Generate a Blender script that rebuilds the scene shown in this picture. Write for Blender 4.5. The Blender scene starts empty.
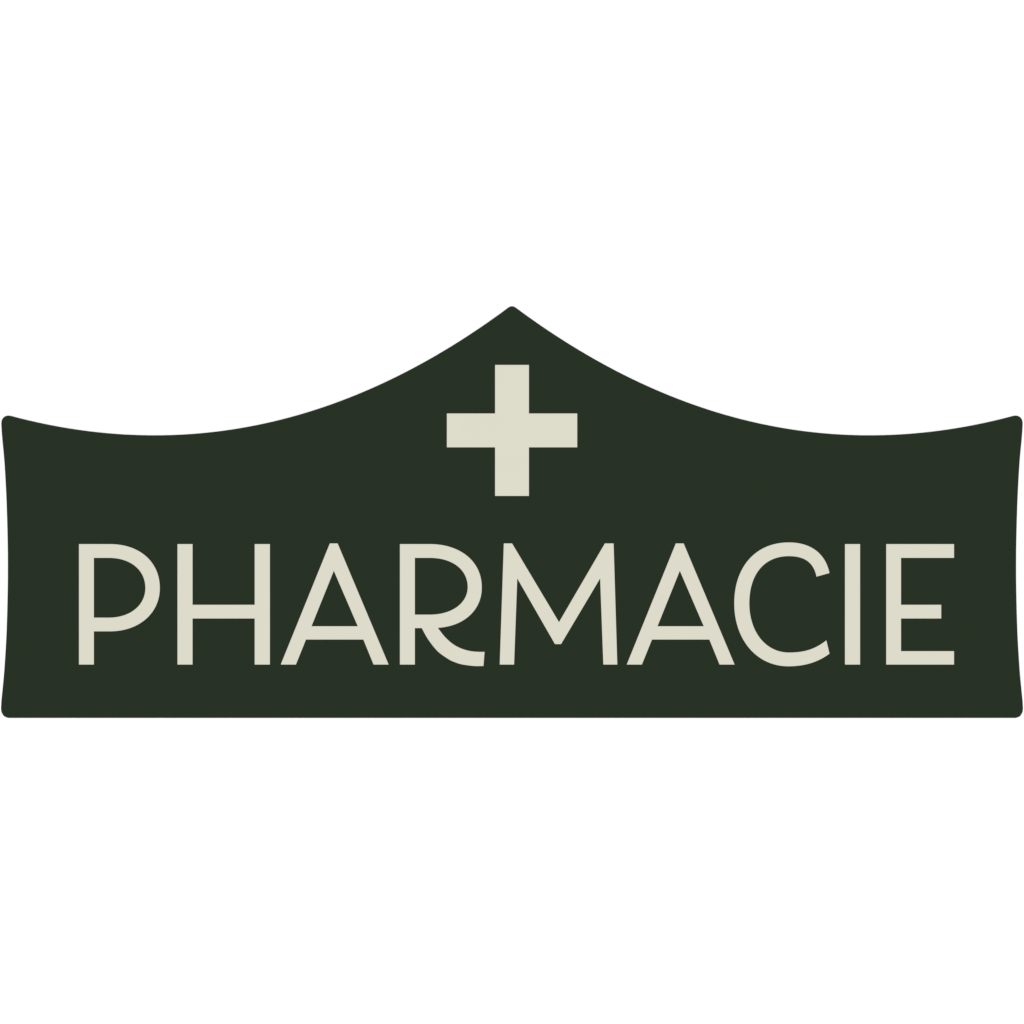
import bpy, bmesh, math
from mathutils import Vector
from mathutils.geometry import tessellate_polygon

S = bpy.context.scene
COL = S.collection
MM = 0.001                      # the sign is about one metre wide
THICK = 0.009                   # thickness of the board
LETTER = 0.0008                 # thickness of the applied lettering

# ------------------------------------------------------------------ materials
def paint(name, rgb, rough, spec, mottle, scale, bump=0.0, bump_scale=900):
    m = bpy.data.materials.new(name); m.use_nodes = True
    nt = m.node_tree; b = nt.nodes['Principled BSDF']
    b.inputs['Roughness'].default_value = rough
    b.inputs['Specular IOR Level'].default_value = spec
    tc = nt.nodes.new('ShaderNodeTexCoord')
    n = nt.nodes.new('ShaderNodeTexNoise')
    n.inputs['Scale'].default_value = scale; n.inputs['Detail'].default_value = 4
    nt.links.new(tc.outputs['Object'], n.inputs['Vector'])
    r = nt.nodes.new('ShaderNodeValToRGB')
    r.color_ramp.elements[0].position = .3; r.color_ramp.elements[1].position = .7
    r.color_ramp.elements[0].color = [c*(1-mottle) for c in rgb]+[1]
    r.color_ramp.elements[1].color = [c*(1+mottle) for c in rgb]+[1]
    nt.links.new(n.outputs['Fac'], r.inputs['Fac'])
    nt.links.new(r.outputs['Color'], b.inputs['Base Color'])
    if bump:
        n2 = nt.nodes.new('ShaderNodeTexNoise'); n2.inputs['Scale'].default_value = bump_scale
        nt.links.new(tc.outputs['Object'], n2.inputs['Vector'])
        bp = nt.nodes.new('ShaderNodeBump'); bp.inputs['Strength'].default_value = bump
        bp.inputs['Distance'].default_value = .0002
        nt.links.new(n2.outputs['Fac'], bp.inputs['Height'])
        nt.links.new(bp.outputs['Normal'], b.inputs['Normal'])
    return m

GREEN = paint('dark_green_paint', (.0148, .0235, .0131), .7, .025, .004, 14, .01)
CREAM = paint('cream_lettering', (.566, .551, .462), .6, .12, .004, 30)
CROSS = paint('cream_cross', (.567, .553, .460), .6, .12, .004, 30)
WHITE = paint('white_wall_paint', (.90, .90, .90), .8, .2, .003, 6, .05, 300)

# ------------------------------------------------------------------ outlines (mm, y down; x 512 is the middle)
def P(p, y=0.0): return Vector(((p[0]-512)*MM, y, (512-p[1])*MM))

def bez(a, b, c, d, n=24):      # cubic, start point left out
    out = []
    for i in range(1, n+1):
        t = i/n; u = 1-t
        out.append((u**3*a[0]+3*u*u*t*b[0]+3*u*t*t*c[0]+t**3*d[0],
                    u**3*a[1]+3*u*u*t*b[1]+3*u*t*t*c[1]+t**3*d[1]))
    return out

def quarter(a, d, horiz, k1=.56, k2=.56, n=24):   # quarter oval; horiz: leaves a horizontally
    if horiz: b = (a[0]+(d[0]-a[0])*k1, a[1]); c = (d[0], d[1]+(a[1]-d[1])*k2)
    else:     b = (a[0], a[1]+(d[1]-a[1])*k1); c = (d[0]+(a[0]-d[0])*k2, d[1])
    return bez(a, b, c, d, n)

def spline(pts, n=8):           # Catmull-Rom through pts, first point left out
    out = []
    q = [(2*pts[0][0]-pts[1][0], 2*pts[0][1]-pts[1][1])]+list(pts)+[(2*pts[-1][0]-pts[-2][0], 2*pts[-1][1]-pts[-2][1])]
    for i in range(1, len(q)-2):
        p0, p1, p2, p3 = q[i-1:i+3]
        for j in range(1, n+1):
            t = j/n
            out.append(tuple(.5*(2*p1[k]+(p2[k]-p0[k])*t+(2*p0[k]-5*p1[k]+4*p2[k]-p3[k])*t*t
                             +(3*p1[k]-p0[k]-3*p2[k]+p3[k])*t**3) for k in (0, 1)))
    return out

# ------------------------------------------------------------------ solids
def solid(name, loops, y0, y1, mat, parent, chamfer=0.0, grow=0.0):
    """loops: outline followed by its holes; a plate from y1 (back) to y0 (front)"""
    bm = bmesh.new()
    def norm(lp):                # mitred normals: moving along them keeps edges parallel
        out = []
        n = len(lp)
        for i, p in enumerate(lp):
            u = Vector((p[0]-lp[i-1][0], p[1]-lp[i-1][1])).normalized()
            v = Vector((lp[(i+1) % n][0]-p[0], lp[(i+1) % n][1]-p[1])).normalized()
            a, b = Vector((-u.y, u.x)), Vector((-v.y, v.x))
            out.append((a+b)/(1+max(a.dot(b), -.6)))
        return out
    def area(lp): return .5*sum(lp[i-1][0]*lp[i][1]-lp[i][0]*lp[i-1][1] for i in range(len(lp)))
    ls = []
    for i, lp in enumerate(loops):
        if (area(lp) > 0) != (i == 0): lp = lp[::-1]
        if grow: lp = [(p[0]-q[0]*grow, p[1]-q[1]*grow) for p, q in zip(lp, norm(lp))]
        ls.append(lp)
    rings = []
    inner = []
    for lp in ls:
        if chamfer:
            ns = norm(lp)
            f = [(p[0]+q[0]*chamfer/MM, p[1]+q[1]*chamfer/MM) for p, q in zip(lp, ns)]
        else: f = lp
        inner.append(f)
        lv = [[bm.verts.new(P(p, y0)) for p in f]]
        if chamfer: lv.append([bm.verts.new(P(p, y0+chamfer)) for p in lp])
        lv.append([bm.verts.new(P(p, y1)) for p in lp])
        rings.append(lv)
        for a, b in zip(lv[:-1], lv[1:]):
            for i in range(len(a)):
                bm.faces.new((a[i-1], a[i], b[i], b[i-1]))
    tris = tessellate_polygon([[P(p) for p in f] for f in inner])
    for k in (0, -1):
        flat = [v for lv in rings for v in lv[k]]
        for t in tris:
            try: bm.faces.new([flat[i] for i in t])
            except ValueError: pass
    bmesh.ops.recalc_face_normals(bm, faces=bm.faces)
    me = bpy.data.meshes.new(name); bm.to_mesh(me); bm.free()
    o = bpy.data.objects.new(name, me); COL.objects.link(o); me.materials.append(mat)
    if parent: o.parent = parent; o.matrix_parent_inverse = parent.matrix_basis.inverted()
    return o

# ------------------------------------------------------------------ the sign
root = bpy.data.objects.new('shop_sign', None); COL.objects.link(root)
root.location = (0, 0, (512-717.8)*MM)
root['label'] = 'dark green pharmacy sign board with pointed curved top and cream lettering'
root['category'] = 'sign'

# board outline, left half, from the peak down the scooped edge to the middle of the foot
def scoop(x):                    # height of the scooped upper edge
    t = (x-256)/256
    return (x, ((-2.7366*t-66.3024)*t-51.3161)*t+425.3407)
half = [(512, 306.3)] + spline([(512, 306.3), (509.6, 306.9), (506.4, 309.1), scoop(503), scoop(499)], 6)
half += [scoop(499-(499-14)*i/120) for i in range(1, 121)]
half += spline([scoop(14), (11.0, 416.1), (8.7, 415.7), (6.4, 415.95), (4.2, 417.0), (2.5, 418.9), (1.6, 421.3), (1.4, 424.2)], 6)
half += spline([(1.4, 424.2), (1.85, 432), (2.5, 440), (4.65, 464), (6.6, 500), (7.75, 540), (8.0, 567),
                (7.75, 594), (6.6, 634), (4.5, 669), (2.8, 688), (1.6, 700), (1.15, 706.5)], 8)
half += spline([(1.15, 706.5), (1.2, 710), (2.1, 713.2), (4.4, 716.3), (8.2, 717.8)], 6)
board = half + [(1024-x, y) for x, y in half[:0:-1]]
solid('panel', [board], 0, THICK, GREEN, root, .0003, .15)

T, B, A = 543.95, 664.67, 543.3          # cap line, base line, line of the pointed tops

def rect(x0, y0, x1, y1): return [(x0, y0), (x1, y0), (x1, y1), (x0, y1)]

def bowl(x0, top, bot, sx, rx, my):      # right-hand bowl of P and R
    return [(x0, top), (sx, top)] + quarter((sx, top), (rx, my), True, .595, .595) + quarter((rx, my), (sx, bot), False, .585, .58)

Pl = bowl(78.9, T, 631.45, 110, 160.0, 588) + [(94.06, 631.45), (94.06, B), (78.9, B)]
Ph = bowl(94.06, 558, 617.5, 109, 145.3, 588) + [(94.06, 617.5)]

H = [(177.4, T), (192.7, T), (192.7, 604.65), (254.6, 604.65), (254.6, T), (270.05, T), (270.05, B), (254.6, B),
     (254.6, 618.6), (192.7, 618.6), (192.7, B), (177.4, B)]

A_out = [(329.75, A), (337.75, A), (388.8, B), (373.5, B), (363.3, 639.65), (306.1, 639.65), (296.0, B), (280.6, B)]
A_in = [(333.85, 571.0), (357.6, 626.1), (311.7, 626.1)]
def sh(l, d): return [(x+d, y) for x, y in l]

Rl = [(399.8, T), (430, T)] + quarter((430, T), (481.9, 587), True, .59, .59) \
   + bez((481.9, 587), (482.3, 610), (464, 626.4), (438.1, 627.9)) \
   + spline([(438.1, 627.9), (443.6, 635.2), (449.7, 641.3), (455.0, 645.2), (460.7, 648.1), (467, 650.2), (473, 651.3), (479, 651.7), (484.7, 651.7)], 5) \
   + [(483.6, 666.1)] \
   + spline([(483.6, 666.1), (474.3, 666.1), (462, 664.5), (454.6, 662.2), (448.4, 659.2), (437.4, 651.2), (427.9, 639.2), (421.7, 628.2)], 5) \
   + [(415, 628.2), (415, B), (399.8, B)]
Rh = bowl(415, 558, 614.5, 430, 467.6, 587) + [(415, 614.5)]

M = [(503.7, A), (512.15, A), (559.0, 621.9), (604.8, A), (613.7, A), (617.4, B), (603.2, B), (600.1, 578.5),
     (561.1, 644.2), (554.9, 644.2), (517.3, 578.5), (514.2, B), (499.6, B)]

C = [(829.6, 573.1)] + bez((829.6, 573.1), (825.5, 553.5), (811, 542.3), (788.8, 542.3)) \
  + quarter((788.8, 542.3), (734.1, 603.4), True, .605, .605) + quarter((734.1, 603.4), (788.2, 666.4), False, .58, .58) \
  + bez((788.2, 666.4), (804.5, 666.4), (818, 662.3), (829.6, 653.7)) \
  + [(826.4, 640.1)] + bez((826.4, 640.1), (814.5, 649.5), (803.5, 652.4), (788.8, 652.4)) \
  + quarter((788.8, 652.4), (749.4, 603.4), True, .58, .58) + quarter((749.4, 603.4), (788.8, 556.25), False, .62, .62) \
  + bez((788.8, 556.25), (804.5, 556.25), (813.5, 562.5), (816.4, 576.8))

E_ = [(886.05, T), (954.1, T), (954.1, 558), (901.1, 558), (901.1, 604.65), (941.3, 604.65), (941.3, 618.6),
      (901.1, 618.6), (901.1, 651), (954.1, 651), (954.1, B), (886.05, B)]

for ch, loops in (('P', [Pl, Ph]), ('H', [H]), ('A', [A_out, A_in]), ('R', [Rl, Rh]), ('M', [M]),
                  ('A', [sh(A_out, 345.95), sh(A_in, 345.95)]), ('C', [C]), ('I', [rect(844.8, T, 860.15, B)]), ('E', [E_])):
    o = solid('letter', loops, -LETTER, -.00002, CREAM, root, 0, -.15)
    o['label'] = 'cream capital letter ' + ch

cross = [(495, 364.85), (529, 364.85), (529, 413.4), (577.3, 413.4), (577.3, 447.4), (529, 447.4),
         (529, 496), (495, 496), (495, 447.4), (446.8, 447.4), (446.8, 413.4), (495, 413.4)]
o = solid('cross', [cross], -LETTER, -.00002, CROSS, root, 0, -.1)

# ------------------------------------------------------------------ the white wall it is fixed to
bm = bmesh.new()
W, y0 = 4.0, THICK+.0002
bmesh.ops.create_cube(bm, size=1)
for v in bm.verts: v.co = Vector((v.co.x*2*W, y0+.05+v.co.y*.1, v.co.z*2*W))
me = bpy.data.meshes.new('background_wall'); bm.to_mesh(me); bm.free(); me.materials.append(WHITE)
wall = bpy.data.objects.new('background_wall', me); COL.objects.link(wall)
wall['kind'] = 'structure'

# ------------------------------------------------------------------ light: a large soft lamp behind the camera, pale surroundings
w = bpy.data.worlds.new('World'); S.world = w; w.use_nodes = True
w.node_tree.nodes['Background'].inputs['Color'].default_value = (1, 1, 1, 1)
w.node_tree.nodes['Background'].inputs['Strength'].default_value = .35
ld = bpy.data.lights.new('studio_lamp', 'AREA'); ld.shape = 'DISK'; ld.size = 1.6
ld.energy = 1300
lo = bpy.data.objects.new('studio_lamp', ld); COL.objects.link(lo)
lo.location = (0, -12, .0); lo.rotation_euler = (math.radians(90), 0, 0)

# ------------------------------------------------------------------ camera
D = 6.0
cd = bpy.data.cameras.new('camera'); cam = bpy.data.objects.new('camera', cd); COL.objects.link(cam)
cam.location = (0, -D, 0); cam.rotation_euler = (math.radians(90), 0, 0)
cd.sensor_width = 36; cd.lens = 36*D/1.024; cd.clip_end = 100
S.camera = cam
S.render.resolution_x = S.render.resolution_y = 1024
S.view_settings.view_transform = 'Standard'; S.view_settings.look = 'None'
S.view_settings.exposure = 0; S.view_settings.gamma = 1; S.view_settings.use_curve_mapping = False
